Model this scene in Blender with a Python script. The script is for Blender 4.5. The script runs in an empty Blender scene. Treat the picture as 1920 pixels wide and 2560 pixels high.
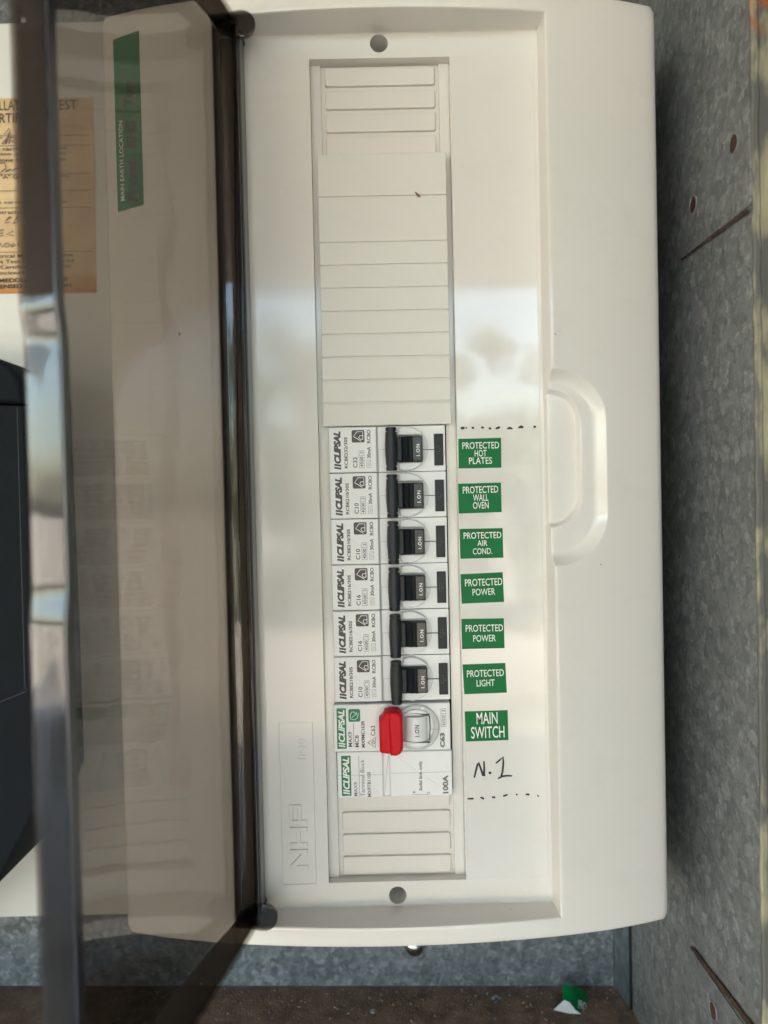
import bpy, bmesh, math, random
from mathutils import Matrix, Vector
random.seed(7)
S = 0.001                      # the model is measured in millimetres on the board
sc = bpy.context.scene
col = sc.collection
R = math.radians

# ------------------------------------------------------------------ camera
# board frame: u = right, v = up, z = out of the board towards the camera (mm)
def W(u, v, z): return (u*S, -z*S, v*S)
cam_d = bpy.data.cameras.new('camera'); cam = bpy.data.objects.new('camera', cam_d); col.objects.link(cam)
rx, ry, rz, cu, cv, cz = 0.0197, 0.0038, 0.0222, -3.187, -8.791, 299.8
rot = Matrix.Rotation(rz, 3, 'Z') @ Matrix.Rotation(rx, 3, 'X') @ Matrix.Rotation(ry, 3, 'Y')
M = Matrix(((1, 0, 0), (0, 0, -1), (0, 1, 0)))
cam.matrix_world = Matrix.Translation(W(cu, cv, cz)) @ (M @ rot.transposed()).to_4x4()
cam_d.sensor_fit = 'VERTICAL'; cam_d.sensor_height = 36.0
cam_d.lens = 36.0*1934/2560; cam_d.clip_start = 0.01; cam_d.clip_end = 500
cam_d.dof.use_dof = True; cam_d.dof.focus_distance = 0.298; cam_d.dof.aperture_fstop = 10.0
sc.camera = cam

# ------------------------------------------------------------------ light
SUN_EL, SUN_AZ = 62, 155          # high sun behind the house: the board hangs in open shade
world = bpy.data.worlds.new('World'); sc.world = world; world.use_nodes = True
nt = world.node_tree; bg = nt.nodes['Background']
sky = nt.nodes.new('ShaderNodeTexSky'); sky.sky_type = 'NISHITA'; sky.sun_disc = False
sky.sun_elevation = R(SUN_EL); sky.sun_rotation = R(20); sky.air_density = 1.3; sky.dust_density = 2.5
nt.links.new(sky.outputs[0], bg.inputs[0]); bg.inputs[1].default_value = 0.15
sun_d = bpy.data.lights.new('sun', 'SUN'); sun_d.energy = 2.4; sun_d.angle = R(0.5); sun_d.color = (1, 0.95, 0.87)
sun = bpy.data.objects.new('sun', sun_d); col.objects.link(sun); sun.location = (0.4, 2.5, 3)
a = R(20)                         # sun azimuth, measured from +Y towards +X
sdir = Vector((math.sin(a)*math.cos(R(SUN_EL)), math.cos(a)*math.cos(R(SUN_EL)), math.sin(R(SUN_EL))))
sun.rotation_euler = sdir.to_track_quat('Z', 'Y').to_euler()
sc.view_settings.view_transform = 'Standard'; sc.view_settings.look = 'None'
sc.view_settings.exposure = 3.52; sc.view_settings.gamma = 1.0; sc.view_settings.use_curve_mapping = False
cy = sc.cycles
cy.use_denoising = True; cy.max_bounces = 8; cy.diffuse_bounces = 4; cy.glossy_bounces = 4
cy.transparent_max_bounces = 24; cy.transmission_bounces = 8; cy.volume_bounces = 0
cy.caustics_reflective = False; cy.caustics_refractive = False; cy.sample_clamp_indirect = 6

# ------------------------------------------------------------------ materials
def nodes(m):
    m.use_nodes = True
    n = m.node_tree.nodes; l = m.node_tree.links
    return n, l, n['Principled BSDF']
def setp(b, rgb=None, rough=None, metal=None, coat=None, spec=None):
    if rgb is not None: b.inputs['Base Color'].default_value = (*rgb, 1)
    if rough is not None: b.inputs['Roughness'].default_value = rough
    if metal is not None: b.inputs['Metallic'].default_value = metal
    if coat is not None: b.inputs['Coat Weight'].default_value = coat; b.inputs['Coat Roughness'].default_value = 0.06
    if spec is not None: b.inputs['Specular IOR Level'].default_value = spec
def ramp(n, stops):
    r = n.new('ShaderNodeValToRGB'); e = r.color_ramp.elements
    e[0].position, e[0].color = stops[0][0], (*stops[0][1], 1)
    e[1].position, e[1].color = stops[-1][0], (*stops[-1][1], 1)
    for p, c in stops[1:-1]:
        q = e.new(p); q.color = (*c, 1)
    return r
def coords(n): return n.new('ShaderNodeNewGeometry').outputs['Position']
def noise(n, l, vec, scale, detail=4, rough=0.55, dist=0):
    t = n.new('ShaderNodeTexNoise'); l.new(vec, t.inputs['Vector'])
    t.inputs['Scale'].default_value = scale; t.inputs['Detail'].default_value = detail
    t.inputs['Roughness'].default_value = rough; t.inputs['Distortion'].default_value = dist
    return t
def mixc(n, l, fac, a, b, mode='MIX'):
    m = n.new('ShaderNodeMix'); m.data_type = 'RGBA'; m.blend_type = mode
    for sock, val in ((m.inputs[0], fac), (m.inputs[6], a), (m.inputs[7], b)):
        if hasattr(val, 'default_value') or hasattr(val, 'is_linked'): l.new(val, sock)
        elif isinstance(val, tuple): sock.default_value = (*val, 1)
        else: sock.default_value = val
    return m.outputs[2]
def bump(n, l, b, height, strength, dist):
    bp = n.new('ShaderNodeBump'); bp.inputs['Strength'].default_value = strength; bp.inputs['Distance'].default_value = dist
    l.new(height, bp.inputs['Height']); l.new(bp.outputs[0], b.inputs['Normal'])

def plastic(name, rgb, rough, wav=0.0, grain=0.0, specks=False, coat=None, tint=0.03, spec=None):
    """moulded plastic: faint tone drift, sink-mark waviness, fine grain and dirt specks"""
    m = bpy.data.materials.new(name); n, l, b = nodes(m); setp(b, rgb, rough, coat=coat, spec=spec)
    p = coords(n)
    big = noise(n, l, p, 14, 3)
    c = mixc(n, l, big.outputs[0], tuple(x*(1-tint) for x in rgb), tuple(min(1, x*(1+tint)) for x in rgb))
    if specks:
        v = n.new('ShaderNodeTexVoronoi'); l.new(p, v.inputs['Vector']); v.inputs['Scale'].default_value = 62
        cr = n.new('ShaderNodeMath'); cr.operation = 'LESS_THAN'; l.new(v.outputs['Distance'], cr.inputs[0]); cr.inputs[1].default_value = 0.016
        # only some cells carry a speck
        sp = n.new('ShaderNodeSeparateColor'); l.new(v.outputs['Color'], sp.inputs[0])
        k = n.new('ShaderNodeMath'); k.operation = 'GREATER_THAN'; l.new(sp.outputs[0], k.inputs[0]); k.inputs[1].default_value = 0.45
        mu = n.new('ShaderNodeMath'); mu.operation = 'MULTIPLY'; l.new(cr.outputs[0], mu.inputs[0]); l.new(k.outputs[0], mu.inputs[1])
        c = mixc(n, l, mu.outputs[0], c, (0.09, 0.07, 0.05))
        # light dusty smears
        d = noise(n, l, p, 60, 8, 0.75, 0.6); dr = ramp(n, [(0.52, (0, 0, 0)), (0.80, (0.12, 0.12, 0.12))]); l.new(d.outputs[0], dr.inputs[0])
        c = mixc(n, l, dr.outputs[0], c, (0.42, 0.36, 0.28))
    l.new(c, b.inputs['Base Color'])
    w = noise(n, l, p, 55, 1, 0.4); g = noise(n, l, p, 2600, 2)
    ad = n.new('ShaderNodeMath'); ad.operation = 'MULTIPLY_ADD'
    l.new(w.outputs[0], ad.inputs[0]); ad.inputs[1].default_value = wav
    mg = n.new('ShaderNodeMath'); mg.operation = 'MULTIPLY'; l.new(g.outputs[0], mg.inputs[0]); mg.inputs[1].default_value = grain
    l.new(mg.outputs[0], ad.inputs[2])
    if wav or grain: bump(n, l, b, ad.outputs[0], 1.0, 0.001)
    return m
def flat(name, rgb, rough=0.5, metal=0.0):
    m = bpy.data.materials.new(name); n, l, b = nodes(m); setp(b, rgb, rough, metal)
    t = noise(n, l, coords(n), 400, 3)
    c = mixc(n, l, t.outputs[0], tuple(x*0.88 for x in rgb), tuple(min(1, x*1.12) for x in rgb))
    l.new(c, b.inputs['Base Color'])
    return m
def galvanised(name, lo, hi, scale, dust=0.0, rough=0.5, stretch=(1, 1, 1)):
    m = bpy.data.materials.new(name); n, l, b = nodes(m); setp(b, lo, rough, 0.35)
    p = coords(n)
    mp = n.new('ShaderNodeMapping'); l.new(p, mp.inputs[0]); mp.inputs['Scale'].default_value = stretch
    dn = noise(n, l, mp.outputs[0], scale*1.3, 4)
    vm = n.new('ShaderNodeVectorMath'); vm.operation = 'MULTIPLY_ADD'
    l.new(dn.outputs['Color'], vm.inputs[0]); vm.inputs[1].default_value = (0.7/scale,)*3; l.new(mp.outputs[0], vm.inputs[2])
    v = n.new('ShaderNodeTexVoronoi'); l.new(vm.outputs[0], v.inputs['Vector']); v.inputs['Scale'].default_value = scale
    v2 = n.new('ShaderNodeTexVoronoi'); l.new(vm.outputs[0], v2.inputs['Vector']); v2.inputs['Scale'].default_value = scale*2.7
    s1 = n.new('ShaderNodeSeparateColor'); l.new(v.outputs['Color'], s1.inputs[0])
    s2 = n.new('ShaderNodeSeparateColor'); l.new(v2.outputs['Color'], s2.inputs[0])
    mx = n.new('ShaderNodeMix'); mx.inputs[0].default_value = 0.45; l.new(s1.outputs[0], mx.inputs[2]); l.new(s2.outputs[1], mx.inputs[3])
    r = ramp(n, [(0.15, lo), (0.75, hi), (1.0, tuple(min(1, x*1.5) for x in hi))]); l.new(mx.outputs[0], r.inputs[0])
    c = r.outputs[0]
    blot = noise(n, l, p, 18, 4, 0.6)
    br = ramp(n, [(0.35, (0.86, 0.86, 0.86)), (0.7, (1.08, 1.08, 1.08))]); l.new(blot.outputs[0], br.inputs[0])
    c = mixc(n, l, 1.0, c, br.outputs[0], 'MULTIPLY')
    v3 = n.new('ShaderNodeTexVoronoi'); l.new(vm.outputs[0], v3.inputs['Vector']); v3.inputs['Scale'].default_value = scale*2.2   # sparse bright crystal flecks
    s3 = n.new('ShaderNodeSeparateColor'); l.new(v3.outputs['Color'], s3.inputs[0])
    fk = ramp(n, [(0.90, (0, 0, 0)), (0.97, (0.5, 0.5, 0.5))]); l.new(s3.outputs[2], fk.inputs[0])
    c = mixc(n, l, fk.outputs[0], c, tuple(min(1, x*1.6) for x in hi))
    dk = ramp(n, [(0.92, (0, 0, 0)), (0.98, (0.4, 0.4, 0.4))]); l.new(s3.outputs[0], dk.inputs[0])
    c = mixc(n, l, dk.outputs[0], c, tuple(x*0.6 for x in lo))
    if dust:
        dd = noise(n, l, p, 120, 6, 0.7); dr = ramp(n, [(0.52, (0, 0, 0)), (0.8, (dust,)*3)]); l.new(dd.outputs[0], dr.inputs[0])
        c = mixc(n, l, dr.outputs[0], c, (0.16, 0.15, 0.12))
    l.new(c, b.inputs['Base Color'])
    rr = n.new('ShaderNodeMapRange'); l.new(mx.outputs[0], rr.inputs[0]); rr.inputs[3].default_value = rough+0.12; rr.inputs[4].default_value = rough-0.1
    l.new(rr.outputs[0], b.inputs['Roughness'])
    bump(n, l, b, mx.outputs[0], 0.25, 0.0004)
    return m
def smoke_plastic(name='smoked_acrylic', density=490):
    """clear smoked acrylic: fresnel gloss over a tinted absorbing body"""
    m = bpy.data.materials.new(name); m.use_nodes = True; n = m.node_tree.nodes; l = m.node_tree.links
    n.clear(); out = n.new('ShaderNodeOutputMaterial')
    tr = n.new('ShaderNodeBsdfTransparent'); gl = n.new('ShaderNodeBsdfGlossy'); gl.inputs['Roughness'].default_value = 0.05
    fr = n.new('ShaderNodeFresnel'); ge = n.new('ShaderNodeNewGeometry'); io = n.new('ShaderNodeMapRange')   # same reflectance entering and leaving the sheet
    l.new(ge.outputs['Backfacing'], io.inputs[0]); io.inputs[3].default_value = 1.5; io.inputs[4].default_value = 1/1.5; l.new(io.outputs[0], fr.inputs['IOR'])
    mx = n.new('ShaderNodeMixShader')
    t = noise(n, l, coords(n), 30, 2); bp = n.new('ShaderNodeBump'); bp.inputs['Strength'].default_value = 0.5; bp.inputs['Distance'].default_value = 0.0008
    l.new(t.outputs[0], bp.inputs['Height']); l.new(bp.outputs[0], gl.inputs['Normal'])
    l.new(fr.outputs[0], mx.inputs[0]); l.new(tr.outputs[0], mx.inputs[1]); l.new(gl.outputs[0], mx.inputs[2])
    # dust: sparse pale specks sitting on the sheet
    v = n.new('ShaderNodeTexVoronoi'); l.new(coords(n), v.inputs['Vector']); v.inputs['Scale'].default_value = 110
    lt = n.new('ShaderNodeMath'); lt.operation = 'LESS_THAN'; l.new(v.outputs['Distance'], lt.inputs[0]); lt.inputs[1].default_value = 0.028
    sp = n.new('ShaderNodeSeparateColor'); l.new(v.outputs['Color'], sp.inputs[0])
    gt = n.new('ShaderNodeMath'); gt.operation = 'GREATER_THAN'; l.new(sp.outputs[0], gt.inputs[0]); gt.inputs[1].default_value = 0.35
    mm = n.new('ShaderNodeMath'); mm.operation = 'MULTIPLY'; l.new(lt.outputs[0], mm.inputs[0]); l.new(gt.outputs[0], mm.inputs[1])
    df = n.new('ShaderNodeBsdfDiffuse'); df.inputs['Color'].default_value = (0.6, 0.56, 0.5, 1); m2 = n.new('ShaderNodeMixShader')
    l.new(mm.outputs[0], m2.inputs[0]); l.new(mx.outputs[0], m2.inputs[1]); l.new(df.outputs[0], m2.inputs[2])
    l.new(m2.outputs[0], out.inputs['Surface'])
    ab = n.new('ShaderNodeVolumeAbsorption'); ab.inputs['Color'].default_value = (0.41, 0.35, 0.295, 1); ab.inputs['Density'].default_value = density
    l.new(ab.outputs[0], out.inputs['Volume'])
    return m
CREAM = (0.71, 0.682, 0.636)
MT = dict(
    cover=plastic('cream_cover_plastic', CREAM, 0.09, wav=0.07, grain=0.0015, specks=True),
    sheet=plastic('cream_label_sheet', (0.70, 0.672, 0.63), 0.05, wav=0.07, specks=True),
    blank=plastic('cream_blank_plastic', (0.70, 0.67, 0.61), 0.38, wav=0.05, grain=0.02, specks=True),
    tile=plastic('cream_tile_plastic', (0.72, 0.675, 0.62), 0.4, wav=0.05, grain=0.01),
    white=plastic('white_breaker_plastic', (0.80, 0.80, 0.79), 0.36, wav=0.02, grain=0.004),
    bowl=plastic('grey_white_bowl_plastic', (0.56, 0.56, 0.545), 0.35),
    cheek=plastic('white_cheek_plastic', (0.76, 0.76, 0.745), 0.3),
    black=plastic('black_toggle_plastic', (0.009, 0.012, 0.015), 0.38, wav=0.03, grain=0.006, spec=0.3),
    hinge_brown=plastic('dark_brown_hinge_plastic', (0.13, 0.105, 0.085), 0.4, wav=0.03),
    gloss_black=plastic('dark_toggle_plastic', (0.020, 0.021, 0.025), 0.25),
    print_dark=flat('moulded_line', (0.045, 0.045, 0.05), 0.5),
    groove=flat('black_groove', (0.005, 0.005, 0.006), 0.6),
    red=plastic('red_handle_plastic', (0.58, 0.002, 0.010), 0.42, spec=0.2, wav=0.03, grain=0.004),
    green=plastic('green_label_film', (0.0, 0.15, 0.038), 0.4, wav=0.05, spec=0.2),
    green_logo=flat('green_print', (0.0, 0.20, 0.085), 0.45),
    ink=flat('dark_grey_print', (0.075, 0.066, 0.064), 0.5),
    ink_mid=flat('mid_grey_print', (0.16, 0.15, 0.15), 0.5),
    ink_black=flat('black_print', (0.02, 0.016, 0.014), 0.5),
    hair=flat('grey_hairline', (0.30, 0.30, 0.30), 0.5),
    print_white=flat('white_print', (0.80, 0.80, 0.76), 0.5),
    marker=flat('black_marker_ink', (0.006, 0.006, 0.007), 0.4),
    pen=flat('pen_ink', (0.045, 0.030, 0.035), 0.5),
    smoke=smoke_plastic(), smoke_thick=smoke_plastic('smoked_acrylic_thick', 1500),
    back=galvanised('spangled_zinc_blue', (0.13, 0.148, 0.155), (0.26, 0.285, 0.305), 200, dust=0.15),
    side=galvanised('spangled_zinc_grey', (0.15, 0.157, 0.16), (0.225, 0.235, 0.238), 200, dust=0.12),
    strip=galvanised('spangled_zinc_strip', (0.09, 0.11, 0.12), (0.17, 0.20, 0.22), 200, stretch=(1, 1, .5)),
    steel=flat('bright_steel', (0.55, 0.55, 0.55), 0.22, 1.0),
    meter=plastic('black_meter_plastic', (0.006, 0.008, 0.010), 0.75, wav=0.03, spec=0.12),
    panel=plastic('off_white_panel', (0.62, 0.61, 0.57), 0.4, wav=0.03, specks=True),
    hole=flat('dark_hole', (0.05, 0.016, 0.010), 0.8),
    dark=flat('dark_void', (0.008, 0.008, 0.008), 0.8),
    insulation=flat('yellow_insulation', (0.45, 0.34, 0.02), 0.4),
    backing=flat('white_sticker_backing', (0.70, 0.70, 0.68), 0.5),
    bug=flat('brown_husk', (0.18, 0.11, 0.06), 0.7),
)
def mk_rust():
    m = bpy.data.materials.new('rusty_edge'); n, l, b = nodes(m); setp(b, (0.1, .04, .02), 0.85)
    t = noise(n, l, coords(n), 600, 5); r = ramp(n, [(0.3, (0.018, 0.010, 0.008)), (0.55, (0.055, 0.026, 0.016)), (0.75, (0.13, 0.07, 0.04))])
    l.new(t.outputs[0], r.inputs[0]); l.new(r.outputs[0], b.inputs['Base Color']); bump(n, l, b, t.outputs[0], 0.8, 0.0006); return m
MT['rust'] = mk_rust()
def mk_dirt():
    m = bpy.data.materials.new('brown_dirt'); n, l, b = nodes(m); setp(b, (0.05, .04, .03), 0.9)
    p = coords(n); t = noise(n, l, p, 90, 8, 0.7); r = ramp(n, [(0.3, (0.11, 0.070, 0.045)), (0.55, (0.25, 0.165, 0.112)), (0.75, (0.38, 0.27, 0.19))])
    l.new(t.outputs[0], r.inputs[0])
    f = noise(n, l, p, 1100, 3); fr = ramp(n, [(0.66, (0, 0, 0)), (0.74, (1, 1, 1))]); l.new(f.outputs[0], fr.inputs[0])
    c = mixc(n, l, fr.outputs[0], r.outputs[0], (0.40, 0.32, 0.22))
    l.new(c, b.inputs['Base Color']); bump(n, l, b, f.outputs[0], 0.9, 0.0012); return m
MT['dirt'] = mk_dirt()
def mk_flange():
    m = bpy.data.materials.new('chipped_yellow_paint'); n, l, b = nodes(m); setp(b, (0.5, .45, .25), 0.5)
    p = coords(n)
    mp = n.new('ShaderNodeMapping'); l.new(p, mp.inputs[0]); mp.inputs['Scale'].default_value = (1, 1, .35)
    t = noise(n, l, mp.outputs[0], 70, 4, 0.6); r = ramp(n, [(0.44, (0.10, 0.10, 0.09)), (0.52, (0.27, 0.25, 0.17)), (0.64, (0.40, 0.36, 0.23))])
    l.new(t.outputs[0], r.inputs[0]); c = r.outputs[0]
    # a rust bloom near the top of the door edge
    sep = n.new('ShaderNodeSeparateXYZ'); l.new(p, sep.inputs[0])
    mr = n.new('ShaderNodeMapRange'); l.new(sep.outputs[2], mr.inputs[0]); mr.inputs[1].default_value = 0.118; mr.inputs[2].default_value = 0.150
    t2 = noise(n, l, p, 130, 4); ad = n.new('ShaderNodeMath'); ad.operation = 'MULTIPLY'; l.new(mr.outputs[0], ad.inputs[0]); l.new(t2.outputs[0], ad.inputs[1])
    rr = ramp(n, [(0.35, (0, 0, 0)), (0.50, (1, 1, 1))]); l.new(ad.outputs[0], rr.inputs[0])
    c = mixc(n, l, rr.outputs[0], c, (0.28, 0.085, 0.02))
    l.new(c, b.inputs['Base Color']); bump(n, l, b, t.outputs[0], 0.3, 0.0006); return m
MT['flange'] = mk_flange()
def mk_paper():
    m = bpy.data.materials.new('aged_orange_paper'); n, l, b = nodes(m); setp(b, (0.6, .4, .2), 0.7)
    p = coords(n); t = noise(n, l, p, 60, 5, 0.6); r = ramp(n, [(0.3, (0.50, 0.33, 0.17)), (0.55, (0.60, 0.43, 0.24)), (0.75, (0.66, 0.52, 0.29))])
    l.new(t.outputs[0], r.inputs[0])
    sep = n.new('ShaderNodeSeparateXYZ'); l.new(p, sep.inputs[0])
    mr = n.new('ShaderNodeMapRange'); l.new(sep.outputs[2], mr.inputs[0]); mr.inputs[1].default_value = 0.104; mr.inputs[2].default_value = 0.095
    c = mixc(n, l, mr.outputs[0], r.outputs[0], (0.46, 0.19, 0.04))
    l.new(c, b.inputs['Base Color']); return m
MT['paper'] = mk_paper()

# ------------------------------------------------------------------ object helpers
def root(name, label, cat, loc, group=None):
    o = bpy.data.objects.new(name, None); col.objects.link(o); o.empty_display_size = 0.01
    o.location = W(*loc); o['label'] = label; o['category'] = cat
    if group: o['group'] = group
    return o
def obj(name, geo, mat, parent=None, o=(0, 0, 0), smooth=True, label=None, angle=32):
    """geo: (verts, faces) in board mm; o: the origin of the thing in board mm (copies move with it)"""
    vs, fs = geo
    me = bpy.data.meshes.new(name)
    me.from_pydata([W(x-o[0], y-o[1], z-o[2]) for x, y, z in vs], [], fs)
    bm = bmesh.new(); bm.from_mesh(me); bmesh.ops.recalc_face_normals(bm, faces=bm.faces[:]) if not geo_open.get(id(geo)) else None
    bm.to_mesh(me); bm.free()
    me.materials.append(MT[mat] if isinstance(mat, str) else mat)
    if smooth:
        me.set_sharp_from_angle(angle=R(angle))
        tot = sum(p.area for p in me.polygons)
        for p in me.polygons: p.use_smooth = not (p.loop_total > 6 or p.area > .18*tot)     # flat caps stay flat
    ob = bpy.data.objects.new(name, me); col.objects.link(ob)
    if parent is not None: ob.parent = parent
    if label: ob['label'] = label
    return ob
geo_open = {}
def tag(o, label, cat, group=None, kind=None):
    if label: o['label'] = label
    if cat: o['category'] = cat
    if group: o['group'] = group
    if kind: o['kind'] = kind
    return o
def join(*gs):
    V, F = [], []
    for v, f in gs:
        k = len(V); V += list(v); F += [tuple(i+k for i in q) for q in f]
    return V, F
def outline(u0, u1, v0, v1, r, seg=4):
    if r <= 0: return [(u0, v0), (u1, v0), (u1, v1), (u0, v1)]
    P = []
    for cx, cy, a0 in ((u1-r, v0+r, -90), (u1-r, v1-r, 0), (u0+r, v1-r, 90), (u0+r, v0+r, 180)):
        for k in range(seg+1):
            t = R(a0+90*k/seg); P.append((cx+r*math.cos(t), cy+r*math.sin(t)))
    return P
def inset(P, d):
    n = len(P); Q = []
    for i in range(n):
        x, y = P[i]; x0, y0 = P[i-1]; x1, y1 = P[(i+1) % n]
        e0 = Vector((x-x0, y-y0)).normalized(); e1 = Vector((x1-x, y1-y)).normalized()
        n0 = Vector((-e0.y, e0.x)); n1 = Vector((-e1.y, e1.x)); m = (n0+n1)
        m = m.normalized() if m.length > 1e-6 else n0
        k = d/max(0.35, m.dot(n0)); Q.append((x+m.x*k, y+m.y*k))
    return Q
def prism(P, z0, z1, ch=0.0, seg=2):
    """closed prism over a counter-clockwise outline, its top edge rounded by ch"""
    rings = [[(x, y, z0) for x, y in P]]
    if ch > 0:
        for k in range(seg+1):
            t = math.pi/2*k/seg
            rings.append([(x, y, z1-ch+ch*math.sin(t)) for x, y in inset(P, ch*(1-math.cos(t)))])
    else: rings.append([(x, y, z1) for x, y in P])
    V = [p for r in rings for p in r]; n = len(P); F = []
    for k in range(len(rings)-1):
        for i in range(n):
            j = (i+1) % n; F.append((k*n+i, k*n+j, (k+1)*n+j, (k+1)*n+i))
    F.append(tuple(reversed(range(n)))); F.append(tuple((len(rings)-1)*n+i for i in range(n)))
    return V, F
def rbox(u0, u1, v0, v1, z0, z1, r=0.4, ch=0.2, seg=3): return prism(outline(u0, u1, v0, v1, r, seg), z0, z1, ch)
def disc(cx, cy, r, n=28): return [(cx+r*math.cos(2*math.pi*k/n), cy+r*math.sin(2*math.pi*k/n)) for k in range(n)]
def lathe_z(cx, cy, prof, n=24):
    """prof: (radius, z) from base to tip"""
    V, F = [], []
    for r, z in prof:
        V += [(cx+r*math.cos(2*math.pi*k/n), cy+r*math.sin(2*math.pi*k/n), z) for k in range(n)]
    for k in range(len(prof)-1):
        for i in range(n):
            j = (i+1) % n; F.append((k*n+i, k*n+j, (k+1)*n+j, (k+1)*n+i))
    F.append(tuple(reversed(range(n)))); F.append(tuple((len(prof)-1)*n+i for i in range(n)))
    return V, F
_font_dg = None
def text_geo(body, L, H, bold=0.0, shear=0.0, extrude=0.0, spacing=1.0, line=1.0):
    """glyph outlines fitted to exactly L x H mm, origin at lower left; returns (verts xy z, faces)"""
    cu_ = bpy.data.curves.new('glyphs', 'FONT'); cu_.body = body; cu_.offset = bold; cu_.shear = shear
    cu_.extrude = 0.0; cu_.resolution_u = 3; cu_.space_character = spacing; cu_.space_line = line
    cu_.align_x = 'CENTER' if '\n' in body else 'LEFT'
    to = bpy.data.objects.new('glyphs', cu_); col.objects.link(to)
    dg = bpy.context.evaluated_depsgraph_get()
    me = bpy.data.meshes.new_from_object(to.evaluated_get(dg))
    vs = [v.co.copy() for v in me.vertices]; fs = [tuple(p.vertices) for p in me.polygons]
    x0 = min(v.x for v in vs); x1 = max(v.x for v in vs); y0 = min(v.y for v in vs); y1 = max(v.y for v in vs)
    V = [((v.x-x0)/(x1-x0)*L, (v.y-y0)/(y1-y0)*H) for v in vs]
    if extrude:                                   # close the shape: walls along the boundary edges
        cnt = {}
        for f in fs:
            for i in range(len(f)):
                e = (f[i], f[(i+1) % len(f)]); cnt[e] = 1
        n = len(V); F = list(fs)
        side = [e for e in cnt if (e[1], e[0]) not in cnt]
        F += [(e[0], e[0]+n, e[1]+n, e[1]) for e in side]
        P = [(x, y, extrude) for x, y in V]+[(x, y, 0) for x, y in V]
    else: P = [(x, y, 0) for x, y in V]; F = fs
    bpy.data.objects.remove(to); bpy.data.meshes.remove(me); bpy.data.curves.remove(cu_)
    return P, F
def place(geo, u, v, z, up=False, rot=0.0):
    """up: the text reads upwards (its right = +v, its top = -u); (u, v) is the lower left of the text line"""
    V, F = geo; c, s = math.cos(rot), math.sin(rot)
    if up: return [(u-y, v+x, z+h) for x, y, h in V], F
    return [(u+x*c-y*s, v+x*s+y*c, z+h) for x, y, h in V], F
def ribbon(strokes, z, w, seg=6):
    """flat pen strokes with round ends; strokes: lists of (u, v) or (u, v, width)"""
    gs = []
    for k, st in enumerate(strokes):
        pts = [Vector(p[:2]) for p in st]; ws = [(p[2]*1.3 if len(p) > 2 else w)/2 for p in st]
        if len(pts) == 1: gs.append(([(x, y, z) for x, y in disc(pts[0].x, pts[0].y, ws[0], 10)], [tuple(range(10))])); continue
        V = []
        for i, p in enumerate(pts):
            t = (pts[min(i+1, len(pts)-1)]-pts[max(i-1, 0)]).normalized(); q = Vector((-t.y, t.x))*ws[i]
            V += [(p.x+q.x, p.y+q.y, z+.002*k), (p.x-q.x, p.y-q.y, z+.002*k)]
        F = [(2*i, 2*i+1, 2*i+3, 2*i+2) for i in range(len(pts)-1)]
        gs.append((V, F))
        for p, r_, e in ((pts[0], ws[0], 1), (pts[-1], ws[-1], 2)):
            gs.append(([(x, y, z+.002*k+.0007*e) for x, y in disc(p.x, p.y, r_, 10)], [tuple(range(10))]))
    return join(*gs)
def frame_lines(u0, u1, v0, v1, z, w):
    return join(*[prism([(a, c), (b, c), (b, d), (a, d)], z-.02, z) for a, b, c, d in
                  ((u0, u1, v0, v0+w), (u0, u1, v1-w, v1), (u0, u0+w, v0+w, v1-w), (u1-w, u1, v0+w, v1-w))])
def smooth01(x): x = max(0.0, min(1.0, x)); return x*x*(3-2*x)
def pw(x, pts):
    if x <= pts[0][0]: return pts[0][1]
    for (a, fa), (b, fb) in zip(pts, pts[1:]):
        if x <= b: return fa+(fb-fa)*(x-a)/(b-a)
    return pts[-1][1]
def frange(a, b, st):
    n = max(1, int(math.ceil((b-a)/st))); return [a+(b-a)*i/n for i in range(n+1)]

# ================================================================== the metal meter box
BK = -117.0; WU = 122.0; WF = 43.0
def vf(u): return -275.6-0.025*u
box = root('meter_box', 'open galvanised steel meter box with spangled walls around the cream switchboard', 'meter box', (0, -276, BK))
BO = (0, -276, BK)
def quad(*p): return list(p), [tuple(range(len(p)))]
def slab(p, d):
    """a quad p (4 points) thickened by the vector d"""
    q = [tuple(a+b for a, b in zip(x, d)) for x in p]
    return list(p)+q, [(0, 1, 2, 3), (7, 6, 5, 4), (0, 4, 5, 1), (1, 5, 6, 2), (2, 6, 7, 3), (3, 7, 4, 0)]
obj('back_panel', slab([(-420, vf(-420)-2, BK), (118.2, vf(118)-2, BK), (118.2, 262, BK), (-420, 262, BK)], (0, 0, -1.5)), 'back', box, BO, label='blue grey spangled back sheet below the switchboard')
obj('floor_panel', slab([(-420, vf(-420), BK), (WU, vf(WU), BK), (WU, vf(WU), WF), (-420, vf(-420), WF)], (0, -1.5, 0)), 'dirt', box, BO, label='brown dirt covered bottom of the box')
obj('corner_strip', slab([(118.3, -282, BK+.2), (WU-.6, -282, -97.6), (WU-.6, 262, -97.6), (118.3, 262, BK+.2)], (1.2, 0, -.4)), 'strip', box, BO, label='narrow folded strip in the rear corner')
obj('side_panel', slab([(WU, -282, -97), (WU, -282, WF), (WU, 262, WF), (WU, 262, -97)], (1.5, 0, 0)), 'side', box, BO, label='grey side sheet right of the switchboard')
obj('seam', rbox(WU-1.3, WU-.02, -281, 262, -97.9, -96.9, 0, 0), 'groove', box, BO)
obj('top_panel', slab([(-420, 262, BK), (WU, 262, BK), (WU, 262, WF), (-420, 262, WF)], (0, 1.5, 0)), 'side', box, BO)
obj('left_panel', slab([(-420, -270, BK), (-420, -270, WF), (-420, 262, WF), (-420, 262, BK)], (-1.5, 0, 0)), 'side', box, BO)
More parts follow.
